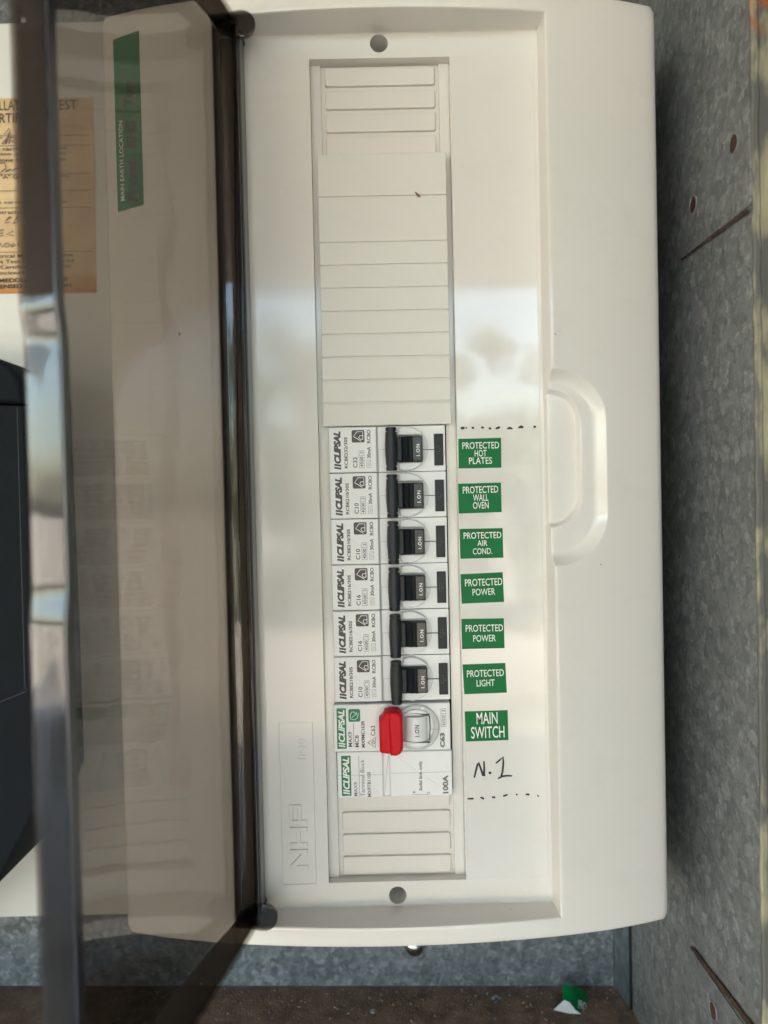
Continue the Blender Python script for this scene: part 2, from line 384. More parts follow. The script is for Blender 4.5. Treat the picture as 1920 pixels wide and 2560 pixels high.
# the tab plates spot-welded on the side sheet: z -16..41
def side_plate(v0, v1, tilt=0.0): return slab([(WU-.05, v0, -16.4), (WU-.05, v0+tilt, WF-.5), (WU-.05, v1, WF-.5), (WU-.05, v1, -16.4)], (-0.7, 0, 0))
obj('bracket_plate', side_plate(85.4, 125.0), 'side', box, BO, label='upper welded bracket plate with two rusty holes')
obj('bracket_plate', side_plate(-262, -199.2, 3.2), 'side', box, BO, label='lower welded bracket plate with one rusty hole')
def side_disc(v, z, r, x): return [(x, v+r*math.cos(t), z+1.0*r*math.sin(t)) for t in [2*math.pi*k/20 for k in range(20)]], [tuple(range(20))]
for v, z in ((110.2, 31.1), (102.4, -3.8), (-210.7, 4.3)):
    ring = [[(WU-.78+h, v+r*math.cos(2*math.pi*k/20), z+r*math.sin(2*math.pi*k/20)) for k in range(20)] for r, h in ((3.9, 0), (3.5, -.35), (3.0, -.3), (2.9, .5))]
    V = [p for r_ in ring for p in r_]; F = [(a*20+i, a*20+(i+1) % 20, (a+1)*20+(i+1) % 20, (a+1)*20+i) for a in range(3) for i in range(20)]
    h = obj('rivet_hole', (V, F), 'side', box, BO)
    obj('hole_core', side_disc(v, z, 3.0, WU-.82), 'hole', h, BO)
# rusty cut slits along the plates, slightly torn
def slit(v0, v1, z0, z1, w0, w1, seed):
    rnd = random.Random(seed); V = []; n = 26
    for i in range(n+1):
        t = i/n; z = z0+(z1-z0)*t; v = v0+(v1-v0)*t; w = w0+(w1-w0)*t
        V += [(WU-.86, v-w*(.8+.5*rnd.random()), z), (WU-1.25, v+.1*rnd.random(), z), (WU-.86, v+w*(.7+.5*rnd.random()), z)]
    F = []
    for i in range(n):
        a = 3*i; F += [(a, a+1, a+4, a+3), (a+1, a+2, a+5, a+4)]
    return V, F
obj('rust_slit', slit(85.0, 83.8, -16, WF-1.5, .25, .75, 1), 'rust', box, BO, label='dark rusty slit under the upper bracket plate')
obj('rust_slit', slit(-198, -194.9, -16.4, WF-1.5, .9, 1.5, 2), 'rust', box, BO, label='brown rusty slit over the lower bracket plate')
# painted front flange of the box, rolled edge
def flange():
    prof = [(WU-.2, WF-1.2), (WU-.5, WF+.2), (WU+.1, WF+.9), (WU+1.4, WF+1.0), (WU+2.2, WF+.5), (WU+3.6, WF+.5), (WU+13, WF+.6), (WU+14, WF-1), (WU+14, WF-14), (WU+2, WF-14)]
    V, F = [], []
    rows = frange(-290, 275, 6); rnd = random.Random(5)
    for v in rows:
        j = (rnd.random()-.5)*.5
        for k, (u, z) in enumerate(prof): V.append((u+(j if k < 6 else 0), v, z))
    n = len(prof)
    for i in range(len(rows)-1):
        for k in range(n-1): F.append((i*n+k, i*n+k+1, (i+1)*n+k+1, (i+1)*n+k))
    return V, F
obj('front_flange', flange(), 'flange', box, BO, label='chipped pale yellow front edge with a rust patch near the top')
obj('front_flange', slab([(-434, vf(-420)-14, WF), (WU+14, vf(WU)-14, WF), (WU+14, vf(WU), WF), (-434, vf(-420), WF)], (0, 0, 1)), 'flange', box, BO)

obj('shading_door', slab([(WU+15, -288, WF+2), (WU+15, 272, WF+2), (WU+60, 272, WF+480), (WU+60, -288, WF+480)], (1.2, 0, 0)), 'strip', box, BO, label='added door sheet out of view that shades the right side of the switchboard')  # added out of view to block light and darken the right flange
# the house wall round the box and the porch it hangs under (seen only in reflections)
def structure(name, geo, mat, kind='structure'):
    o = obj(name, geo, mat); o['kind'] = kind; return o
wallm = flat('brick_wall_render', (0.30, 0.22, 0.17), 0.8)
for a_ in (((-4500, -1450, -10), (-434, -1450, -10), (-434, 900, -10), (-4500, 900, -10)), ((WU+14, -1450, -10), (4500, -1450, -10), (4500, 900, -10), (WU+14, 900, -10)),
           ((-434, -1450, -10), (WU+14, -1450, -10), (WU+14, -292, -10), (-434, -292, -10)), ((-434, 276, -10), (WU+14, 276, -10), (WU+14, 900, -10), (-434, 900, -10))):
    structure('house_wall', slab(a_, (0, 0, -110)), wallm)
structure('ceiling', slab([(-6000, 900, -1200), (6000, 900, -1200), (6000, 900, 3150), (-6000, 900, 3150)], (0, 60, 0)), flat('porch_lining', (0.42, 0.37, 0.31), 0.7))
def mk_ground():
    m = bpy.data.materials.new('dry_lawn_and_paving'); n, l, b = nodes(m); setp(b, (0.3, .28, .2), 0.9)
    p = coords(n); t = noise(n, l, p, 0.9, 5, 0.65); r = ramp(n, [(0.36, (0.22, 0.19, 0.11)), (0.48, (0.44, 0.38, 0.29)), (0.68, (0.56, 0.50, 0.42))])
    l.new(t.outputs[0], r.inputs[0]); l.new(r.outputs[0], b.inputs['Base Color']); return m
structure('ground', quad((-60000, -1450, -1000), (60000, -1450, -1000), (60000, -1450, 90000), (-60000, -1450, 90000)), mk_ground())
def hedge():
    rnd = random.Random(11); V, F = [], []
    cl = []
    for gx in range(-3600, 9500, 340):
        top = 1830+110*math.sin(gx*.0011+1)+90*math.sin(gx*.0037)
        for gy in range(-1300, int(top), 330):
            if rnd.random() < .22: continue              # gaps where the sky shows through
            cl.append((gx+rnd.uniform(-120, 120), gy+rnd.uniform(-120, 100), rnd.uniform(7800, 9000), rnd.uniform(170, 270)))
    for k in range(46000):
        x, y, d, r = cl[rnd.randrange(len(cl))]
        t = rnd.uniform(0, 6.283); q = math.acos(rnd.uniform(-1, 1)); rr = r*rnd.random()**.4
        p = Vector((x+rr*math.sin(q)*math.cos(t), y+rr*math.cos(q), d+rr*math.sin(q)*math.sin(t)))
        a_ = Vector((rnd.uniform(-1, 1), rnd.uniform(-1, 1), rnd.uniform(-1, 1))).normalized()
        b_ = a_.orthogonal().normalized(); s = rnd.uniform(35, 75); i = len(V)
        V += [tuple(p-a_*s), tuple(p+b_*s*.5), tuple(p+a_*s), tuple(p-b_*s*.5)]; F.append((i, i+1, i+2, i+3))
    return V, F
hm = bpy.data.materials.new('leaves'); n_, l_, b_ = nodes(hm); setp(b_, (0.07, 0.11, 0.03), 0.5)
h_t = noise(n_, l_, coords(n_), 2.5, 3); h_r = ramp(n_, [(0.35, (0.035, 0.06, 0.015)), (0.65, (0.11, 0.15, 0.045))]); l_.new(h_t.outputs[0], h_r.inputs[0]); l_.new(h_r.outputs[0], b_.inputs['Base Color'])
hg = obj('hedge', hedge(), hm, smooth=False); hg['kind'] = 'stuff'

# ================================================================== meter panel, certificate and meter on the left
obj('mounting_panel', rbox(-415, 92, -212.8, 224.5, -83, -80.05, 1.0, 0.6), 'panel', box, BO, label='off-white mounting panel behind the open lid')
cert = root('test_certificate', 'aged orange paper test certificate with printed and handwritten lines on the left panel', 'certificate', (-160, 94, -79.9))
CO = (-160, 94, -79.9)
def sheet_geo():
    V, F = [], []; us = frange(-215, -138.2, 6); vs = frange(94.2, 188.4, 6)
    for v in vs:
        for u in us: V.append((u+(.022*(188-v)*-.7 if False else 0)-(188-v)*.012, v-(u+183)*.012, -79.75+.12*math.sin(u*.11+v*.07)))
    n = len(us)
    for j in range(len(vs)-1):
        for i in range(n-1): F.append((j*n+i, j*n+i+1, (j+1)*n+i+1, (j+1)*n+i))
    return V, F
obj('paper', sheet_geo(), 'paper', cert, CO)
CZ = -79.45
def ctext(body, u, v, L, H, bold=0.0, mat='ink_black'): return place(text_geo(body, L, H, bold), u, v, CZ)
obj('heading', join(ctext('INSTALLAT', -196.8, 182.4, 23.2, 4.75), ctext('ION  TEST', -172.8, 182.1, 26.8, 4.75), ctext('CERTIF', -190.6, 176.3, 16.6, 4.7), ctext('ICATE', -173.4, 176.2, 13.2, 4.7)), 'ink_black', cert, CO)
rule = [(170.4, 0), (165.6, 0), (151.9, 0), (143.9, 0), (135.7, 0), (114.3, 0)]
obj('ruled_line', join(*[prism([(-213, v), (-140.5, v-.75), (-140.5, v-.50), (-213, v+.22)], CZ-.03, CZ) for v, _ in rule]), 'ink_black', cert, CO)
obj('small_print', join(
    ctext('be carried out on the', -188.0, 163.1, 36, 1.75, .01), ctext('lation  as  required by', -187.5, 160.4, 36, 1.75, .01), ctext('lations 1994 and rules', -188.4, 157.7, 36, 1.75, .01),
    ctext('"A" Grade Licence No.', -184.2, 149.5, 34, 1.9, .01), ctext('was carried out by the', -190.5, 137.0, 38, 1.9, .01), ctext('Contractor\'s name and', -190.8, 132.5, 36, 1.9, .01),
    ctext('Electrical Mechanic for the', -192.5, 111.4, 42, 1.8, .01), ctext('this Test Certificate to be', -189.6, 108.7, 40, 1.8, .01), ctext('Certificate fixed in the', -185.7, 106.0, 34, 1.8, .01), ctext('the enclosure.', -192.0, 103.3, 19, 1.8, .01)), 'ink_black', cert, CO)
obj('warning_print', join(ctext('DO NOT MEDDLE WITH THE', -203.0, 99.5, 50, 2.0, .035), ctext('LICENSED ELECTRICIAN', -191.5, 96.6, 40, 2.0, .035)), 'ink_black', cert, CO)
obj('pen_lettering', ribbon([
    [(-179.2, 173.6), (-181.9, 170.9), (-178.4, 171.0)], [(-178.7, 172.6), (-180.2, 169.4), (-182.9, 166.3)], [(-184, 169.0), (-182.7, 169.3)], [(-180.6, 168.4), (-181.6, 166.2)], [(-179.3, 169.8), (-181.1, 166.2)],
    [(-178.6, 169.6), (-179.6, 166.2)], [(-178.4, 169.4), (-176.0, 169.2), (-175.9, 168.2), (-178.5, 167.6), (-175.8, 166.2), (-174.6, 167.4)], [(-174.4, 174.3), (-175.3, 171.1)],
    [(-185.5, 156.8), (-182, 157.3), (-181.3, 154.6)], [(-184, 152.6), (-181.8, 154.3), (-179.8, 153.0), (-182, 152.9), (-179, 154.0), (-178.4, 153.2), (-176.5, 154.4), (-174.5, 154.2)],
    [(-181.6, 130.3), (-180.2, 131.4), (-179.3, 131.0), (-182.3, 129.3), (-182.8, 128.2), (-180.3, 128.6)], [(-176.3, 131.9), (-178.6, 127.9)], [(-176.5, 131.5), (-175.4, 130.6), (-177.4, 129.8), (-175.7, 129.0), (-178.2, 128.0)],
    [(-185.5, 124.6), (-183.5, 124.9)], [(-185.5, 123.2), (-183.8, 123.4)], [(-185.5, 122.0), (-183.9, 122.1)], [(-178.8, 124.2), (-181.9, 122.8), (-178.6, 121.8)],
    [(-185.6, 118.6), (-184.2, 116.5), (-182.8, 118.4), (-182.9, 116.6), (-181.4, 116.6), (-180.9, 118.2), (-182.6, 118.5)], [(-180.0, 116.9), (-178.8, 118.3), (-178.0, 117.4), (-179.6, 116.6), (-180.2, 117.5)], [(-175.7, 119.0), (-176.8, 117.8), (-175.6, 116.4)],
    ], CZ+.05, .38), 'pen', cert, CO)['kind'] = 'stuff'
obj('pen_lettering', ribbon([[(-163.6, 171.5), (-158.8, 173), (-161.5, 169.5), (-158.5, 168)]], CZ+.05, .4), 'pen', cert, CO)
meter = root('electricity_meter', 'large black electricity meter with rounded shoulder at the lower left edge', 'meter', (-200, -190, -80))
MO = (-200, -190, -80)
mp_ = [(-168, -172.0), (-151.2, -134.5), (-153.6, 33.2), (-260, 33.2), (-260, -230)]
obj('terminal_cover', prism([(-260, -232), (-172.5, -172.5), (-152.3, -136), (-152.6, -60), (-154.0, 33.4), (-260, 38.5)], -79.9, -30, 1.0), 'meter', meter, MO)
sh = [(-260, 39.3), (-153.6, 34.2)]+[(-153.9-18*(1-math.cos(t)), 40+15*math.sin(t)) for t in [math.pi/2*k/8 for k in range(9)]]+[(-260, 60)]
obj('meter_case', prism(sh, -79.9, -28, 2.0, 3), 'meter', meter, MO)
obj('cover_seam', ribbon([[(-156.6, 33), (-157.1, -86), (-156.4, -88.5), (-260, -128)]], -29.93, .35), 'groove', meter, MO)

# ================================================================== the switchboard
BD = (0, -178, -80)
board = root('switchboard', 'long cream plastic switchboard with open smoked lid and a row of breakers', 'switchboard', BD)
def ztop(u): t = abs(u)/106.3; return 15.0-15.0*(.8*t*t+.2*t**6)
WUP = [(60.2, 0), (60.5, .03), (61.35, .93), (61.75, .985), (62.4, 1)]
WVP = [(168.5, 0), (168.8, .03), (169.15, .94), (169.45, .985), (170.1, 1)]
def sdf(u, v, cu_, cv_, hu, hv, r):
    qx = abs(u-cu_)-(hu-r); qy = abs(v-cv_)-(hv-r)
    return math.hypot(max(qx, 0), max(qy, 0))+min(max(qx, qy), 0)-r
def surf(u, v):
    z = ztop(u)
    if u > 55:
        d = -sdf(u, v, 61.5, .6, 21.2, 36.8, 20)
        if d > 0:
            low = 2.6
            a_ = 1-(1-min(1, d/4.7))**1.6
            band = z+(low+(z-low)*.42-z)*a_
            d2 = -sdf(u, v, 60.5, 4.3, 12.2, 25.6, 11.5)
            k = smooth01((d2+.8)/1.7)
            z = band+(low-band)*k
            if d < .35: z += 0
    return z
def nhp(u, v):
    du = min(u+44.8, -31.8-u); dv = min(v+159.6, -96.0-v); d = min(du, dv)
    return -0.32*max(0, min(1, (d+.15)/.3))
def height(u, v):
    f = max(pw(abs(u), WUP), pw(abs(v), WVP))
    z = surf(u, v)*f
    if f == 0: z += nhp(u, v)
    if -60.25 < u < -53.1 and abs(v) < 166.5: z = -15
    return z
def cover_geo():
    U = [-106.3, -106.25, -106.0, -105.3, -104.0]+frange(-101, -66, 5)+[-62.8, -62.4, -61.75, -61.35, -60.5, -60.26, -60.2, -56, -53.2, -53.0,  -50, -44.95, -44.65]+frange(-41, -35, 3)+[-31.95, -31.65, -26.9]
    Ur = [26.9, 36, 48]+[59.8, 60.2, 60.5, 61.35, 61.75, 62.4]+frange(62.9, 84, .45)+frange(86, 101, 5)+[104.0, 105.3, 106.0, 106.25, 106.3]
    mid = [-5, 5, 16]; mid = [-16]+mid
    U = U+mid+Ur
    Vt = [-176.8, -176.75, -176.5, -175.9, -174.6, -170.7, -170.1, -169.45, -169.15, -168.8, -168.5, -168.1, -166.6, -166.4, -161.2, -159.75, -159.45]
    Vt += [-159.3]+frange(-155, -100, 5)+[-96.15, -95.85]+frange(-90, -40, 6)+frange(-38.0, 38.6, .5)+frange(44, 150, 6)+[159.3, 161.2, 166.4, 166.6, 168.1, 168.5, 168.8, 169.15, 169.45, 170.1, 170.7, 174.6, 175.9, 176.5, 176.75, 176.8]
    eu = [0]*len(U); V = []
    def drop(x, e):       # rounded outer edge
        d = e-abs(x)
        if d >= 2.3: return 0
        t = 1-d/2.3; return 2.3*(1-math.sqrt(max(0, 1-t*t)))
    for j, v in enumerate(Vt):
        for i, u in enumerate(U):
            if i in (0, len(U)-1) or j in (0, len(Vt)-1): z = -79.9; 
            else: z = height(u, v)-drop(u, 106.3)*.8-drop(v, 176.8)*.5
            # round the corners in plan
            uu, vv = u, v
            if abs(u) > 103.9 and abs(v) > 174.5:
                cx, cy_ = math.copysign(103.8, u), math.copysign(174.3, v)
                dx, dy = u-cx, v-cy_; m_ = max(abs(dx), abs(dy)); h_ = math.hypot(dx, dy)
                if h_ > 0: uu, vv = cx+dx*m_/h_, cy_+dy*m_/h_
            V.append((uu, vv, z))
    n = len(U); F = []
    for j in range(len(Vt)-1):
        for i in range(n-1):
            um, vm = (U[i]+U[i+1])/2, (Vt[j]+Vt[j+1])/2
            if abs(um) < 26.9 and abs(vm) < 159.3: continue
            if abs(um) < 5 and 161.2 < abs(vm) < 168.5: continue
            F.append((j*n+i, j*n+i+1, (j+1)*n+i+1, (j+1)*n+i))
    # screw holes: ring patch between the square opening and the round hole, then a tube
    for s in (1, -1):
        N = 40; cy_ = 164.9*s; r_ = 3.72; k = len(V)
        rings = []
        sq = []
        for a_ in range(N):
            t = 2*math.pi*a_/N; c, q = math.cos(t), math.sin(t)
            f = min(5/abs(c) if abs(c) > 1e-9 else 9e9, ((168.5-164.9) if q*s > 0 else (164.9-161.2))/abs(q) if abs(q) > 1e-9 else 9e9)
            sq.append((f*c, cy_+f*q, 0))
        # the top of the hole touches the wall: keep the round edge just inside
        rr = 3.55
        rings = [sq, [(rr*math.cos(2*math.pi*a_/N), cy_+rr*math.sin(2*math.pi*a_/N), 0) for a_ in range(N)],
                 [((rr-.15)*math.cos(2*math.pi*a_/N), cy_+(rr-.15)*math.sin(2*math.pi*a_/N), -.15) for a_ in range(N)],
                 [(3.3*math.cos(2*math.pi*a_/N), cy_+3.3*math.sin(2*math.pi*a_/N), -16) for a_ in range(N)]]
        for r2 in rings: V += r2
        for g in range(3):
            for i in range(N):
                j = (i+1) % N; F.append((k+g*N+i, k+g*N+j, k+(g+1)*N+j, k+(g+1)*N+i))
        F.append(tuple(k+3*N+i for i in range(N)))
    # walls of the central opening
    k = len(V); a_ = 26.9; b_ = 159.3
    V += [(-a_, -b_, 0), (a_, -b_, 0), (a_, b_, 0), (-a_, b_, 0), (-a_, -b_, -7.5), (a_, -b_, -7.5), (a_, b_, -7.5), (-a_, b_, -7.5)]
    for i in range(4):
        j = (i+1) % 4; F.append((k+i, k+j, k+4+j, k+4+i))
    return V, F
g = cover_geo(); geo_open[id(g)] = True
cover = obj('cover', g, 'cover', board, BD, angle=24)
# ledges beside the breaker opening
def ledge(u0, u1): return join(rbox(u0, u1, -159.25, 159.25, -6.8, -4.4, 0, .12))
obj('ledge', ledge(-26.88, -22.95), 'cover', board, BD)
obj('ledge', ledge(22.95, 26.88), 'cover', board, BD)
# backing plates behind the break-out tiles and the dark inside
for v0, v1 in ((18.9, 159.28), (-159.28, -125.8)):
    pb = obj('tile_plate', rbox(-22.94, 22.94, v0, v1, -8, -5.85, 0, 0), 'tile', board, BD)
    n0 = (v1-v0-1.2)//8.87
for k in range(4):
    v1 = 158.35-8.87*k
    obj('blank_tile', rbox(-21.4, 21.45, v1-7.0, v1, -5.9, -4.5, .9, .4, 4), 'tile', board, BD)
    v0 = -158.4+8.87*k
    obj('blank_tile', rbox(-21.3, 21.5, v0, v0+(7.0 if k < 3 else 6.4), -5.9, -4.5, .9, .4, 4), 'tile', board, BD)
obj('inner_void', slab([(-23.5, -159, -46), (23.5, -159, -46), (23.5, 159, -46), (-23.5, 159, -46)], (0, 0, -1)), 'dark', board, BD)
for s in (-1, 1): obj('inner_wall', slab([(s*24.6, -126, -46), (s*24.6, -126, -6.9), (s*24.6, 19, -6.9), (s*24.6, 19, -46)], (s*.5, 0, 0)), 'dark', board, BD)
obj('label_sheet', rbox(27.05, 59.1, -159.2, 159.25, .02, .30, .2, .12), 'sheet', board, BD, label='glossy cream label strip beside the breakers')
# raised lettering on the base
def raised(body, u, v, L, H, z, e): return place(text_geo(body, L, H, 0.07 if e > .5 else .02, extrude=e, spacing=1.15), u, v, z, up=True)
def block_letters():
    def up(P): return prism([(-34.75-y, -153.7+x) for x, y in P], -.33, .28, .12, 1)
    N = [(0, 0), (1.6, 0), (1.6, 4.5), (6.1, 0), (7.8, 0), (7.8, 6.85), (6.2, 6.85), (6.2, 2.4), (1.7, 6.85), (0, 6.85)]
    H = [(8.9, 0), (10.5, 0), (10.5, 2.7), (15.0, 2.7), (15.0, 0), (16.6, 0), (16.6, 6.85), (15.0, 6.85), (15.0, 4.2), (10.5, 4.2), (10.5, 6.85), (8.9, 6.85)]
    P = [[(17.8, 0), (19.4, 0), (19.4, 6.85), (17.8, 6.85)], [(19.41, 5.4), (25.5, 5.4), (25.5, 6.85), (19.41, 6.85)],
         [(19.41, 2.2), (25.5, 2.2), (25.5, 3.65), (19.41, 3.65)], [(23.9, 3.66), (25.5, 3.66), (25.5, 5.39), (23.9, 5.39)]]
    return join(up(N), up(H), *[up(q) for q in P])
obj('raised_lettering', block_letters(), 'cover', board, BD)
obj('raised_rating', raised('IP40', -34.8, -110.8, 8.2, 3.0, -.34, .40), 'cover', board, BD)
# marker notes on the label strip
LZ = .345
dots1 = [[(28.8, 17.05, .9), (29.4, 17.1, .8)], [(30.42, 17.1, .55)], [(32.9, 17.1, .7), (33.2, 17.05, .6)], [(36.6, 17.15, .7), (37.1, 17.0, .5)], [(39.5, 16.7, .7), (39.8, 16.65, .6)],
         [(42.1, 16.65, .6), (43.1, 17.0, .75)], [(46.5, 16.5, .5), (47.3, 16.75, .75), (48.1, 16.4, .5)], [(50.9, 16.8, .6), (51.8, 17.1, .9), (52.2, 16.9, .7)], [(56.8, 16.95, .7), (57.1, 16.95, .6)]]
dots2 = [[(28.3, -127.3, .5), (30.1, -127.3, .6)], [(33.3, -126.9, .5), (34.2, -127.35, .65)], [(37.8, -126.9, .5), (38.6, -127.0, .6)], [(42.3, -126.5, .6), (43.5, -126.1, .5)], [(47.3, -126.1, .6)], [(51.1, -126.1, .55), (51.9, -126.2, .7)], [(55.4, -126.5, .35), (55.8, -127.1, .35)]]
obj('marker_dots', ribbon(dots1, LZ, .6), 'marker', board, BD, label='row of black marker dots above the green labels')
obj('marker_dots', ribbon(dots2, LZ, .6), 'marker', board, BD, label='row of black marker dashes under the note')
obj('handwritten_note', ribbon([
    [(30.9, -118.8, .5), (31.5, -116.5, .6), (32.2, -113.9, .6), (32.6, -113.1, .55), (33.4, -115.4, .6), (34.3, -118.2, .75), (34.7, -118.6, .7), (34.8, -115.5, .6), (34.75, -112.9, .5)],
    [(36.9, -117.3, .8), (37.2, -117.3, .7)],
    [(39.5, -113.5, .45), (40.8, -112.5, .55), (42.2, -111.3, .6), (42.3, -113.5, .6), (41.9, -117.0, .6), (41.4, -118.7, .6)],
    [(40.3, -119.5, .5), (41.8, -118.8, .6), (43.6, -118.6, .55), (45.4, -118.7, .45)]], LZ+.05, .55), 'marker', board, BD, label='handwritten N.1 in black marker')

# ---- the smoked lid, built closed and swung open about its left edge
OPEN = R(100.5)
TIP = (-51.8, 11.6)              # lip of the hinge wall when open (u, z)
def lid_point(a_, b_, h):
    """closed frame: a = distance from the hinge corner across the lid, h = height over the lip -> board frame"""
    # wall lip at (0,0), plate corner at (0,9)
    c, s = math.cos(OPEN), math.sin(OPEN)
    return (TIP[0]+a_*c-h*s, b_, TIP[1]+a_*s+h*c)
def notch(v):
    if v >= 0: return smooth01((37-v)/11)
    return smooth01((v+37)/11)
def lid_geo():
    th = 2.1; LW = 120.5; HV = 168.0
    def shell(o, lift):
        U = [0+o, .12+o, .7+o, 1.6+o]+frange(6, 114, 4.5)+[LW-1.6-o, LW-.7-o, LW-.12-o, LW-o]
        Vs = [-HV+o, -HV+.15+o, -HV+.8+o, -HV+1.8+o]+frange(-160, -46, 6)+frange(-40, 40, 1.25)+frange(46, 160, 6)+[HV-1.8-o, HV-.8-o, HV-.15-o, HV-o]
        P = []
        for j, v in enumerate(Vs):
            for i, a_ in enumerate(U):
                full = 9.0+5.0*(1-((a_-LW/2)/(LW/2))**2)
                if i == 0 or i == len(U)-1 or j == 0 or j == len(Vs)-1: h = 0.0
                else:
                    e = min(a_-o, LW-o-a_, v+HV-o, HV-o-v); t = 1-min(1, e/1.8)
                    h = full-lift-1.8*(1-math.sqrt(max(0, 1-t*t)))
                aa = a_-1.3*notch(v)*smooth01((a_-70)/50)
                pass
                P.append(lid_point(aa, v, h))
        return P, len(U), len(Vs)
    A, n, m = shell(0, 0); Bp, n2, m2 = shell(th, th)
    V = A+Bp; k = len(A); F = []
    for j in range(m-1):
        for i in range(n-1):
            q = (j*n+i, j*n+i+1, (j+1)*n+i+1, (j+1)*n+i); F.append(q); F.append(tuple(k+x for x in reversed(q)))
    rim = [i for i in range(n)]+[j*n+n-1 for j in range(1, m)]+[(m-1)*n+i for i in range(n-2, -1, -1)]+[j*n for j in range(m-2, 0, -1)]
    for x, y in zip(rim, rim[1:]+rim[:1]): F.append((x, k+x, k+y, y))
    return V, F
lid = obj('lid', lid_geo(), 'smoke', board, BD, label='smoked transparent lid swung open to the left', angle=40)
def rail(a0=117.2, a1=120.2, h0=-.15, h1=7.6):
    V, F = [], []; vs = frange(-165.5, 165.5, 2)
    for v in vs:
        k = 1.3*notch(v)
        for a_, h in ((a0-k, h0), (a1-k, h0), (a1-k, h1), (a0-k, h1)): V.append(lid_point(a_, v, h))
    for j in range(len(vs)-1):
        for i in range(4): q = (i+1) % 4; F.append((4*j+i, 4*j+q, 4*j+4+q, 4*j+4+i))
    n = 4*(len(vs)-1); F += [(0, 1, 2, 3), (n+3, n+2, n+1, n)]
    return V, F
obj('lip_rail', rail(), 'smoke_thick', lid, BD)
obj('lip_edge', rail(117.4, 120.3, -.9, -.16), 'gloss_black', lid, BD)
def end_rail(s):
    V, F = [], []; As = frange(4, 116.4, 4)
    for a_ in As:
        top = 9.0+5.0*(1-((a_-60.25)/60.25)**2)-2.3
        for v, h in ((s*165.7, .1), (s*164.7, .1), (s*164.7, top), (s*165.7, top)): V.append(lid_point(a_, v, h))
    for j in range(len(As)-1):
        for i in range(4): q = (i+1) % 4; F.append((4*j+i, 4*j+q, 4*j+4+q, 4*j+4+i))
    n = 4*(len(As)-1); F += [(0, 1, 2, 3), (n+3, n+2, n+1, n)]
    return V, F
for s in (1, -1): obj('end_rail', end_rail(s), 'smoke_thick', lid, BD)
obj('hinge_strip', rbox(-60.1, -54.0, -165, 165, -3, 5.5, .3, .8), 'hinge_brown', lid, BD)
obj('hinge_rod', rbox(-53.9, -51.3, -163.5, 163.5, 2.5, 12.6, .8, 1.1), 'gloss_black', lid, BD)
for s in (1, -1):
    ear = [(-62.5, 168.6), (-57.5, 168.9), (-53, 169.6)]+[(-50.2+5.0*math.cos(t), 165.0+5.0*math.sin(t)) for t in [R(100-20*k) for k in range(11)]]+[(-54, 160.4), (-60, 163.5)]
    P = ear if s < 0 else ear
    P = [(u, s*v) for u, v in ear]
    if s > 0: P = P[::-1]
    obj('hinge_ear', prism(P, 11.9, 14.2, .4), 'smoke_thick', lid, BD)
    obj('hinge_pin', prism(disc(-52.8, s*164.6, 1.9, 16), 2.0, 11.8, .3), 'black', lid, BD)

# ---- blanking strip clipped over the unused ways
BSO = (0, 18.8, 0)
bs = root('blanking_strip', 'cream ribbed blanking strip clipped over the empty ways above the breakers', 'blanking strip', BSO)
obj('strip_base', rbox(-24.6, 24.6, 19.1, 123.2, -4.35, -.5, .6, .1), 'blank', bs, BSO)
edges = [123.45, 106.65, 89.2, 80.5, 71.65, 62.8, 54.0, 45.2, 36.4, 27.6, 18.8]
for a_, b_ in zip(edges, edges[1:]):
    obj('blank_segment', rbox(-24.75, 24.8, b_+(.32 if b_ != 18.8 else 0), a_-.32, -.6, .15, .5, .3), 'blank', bs, BSO)

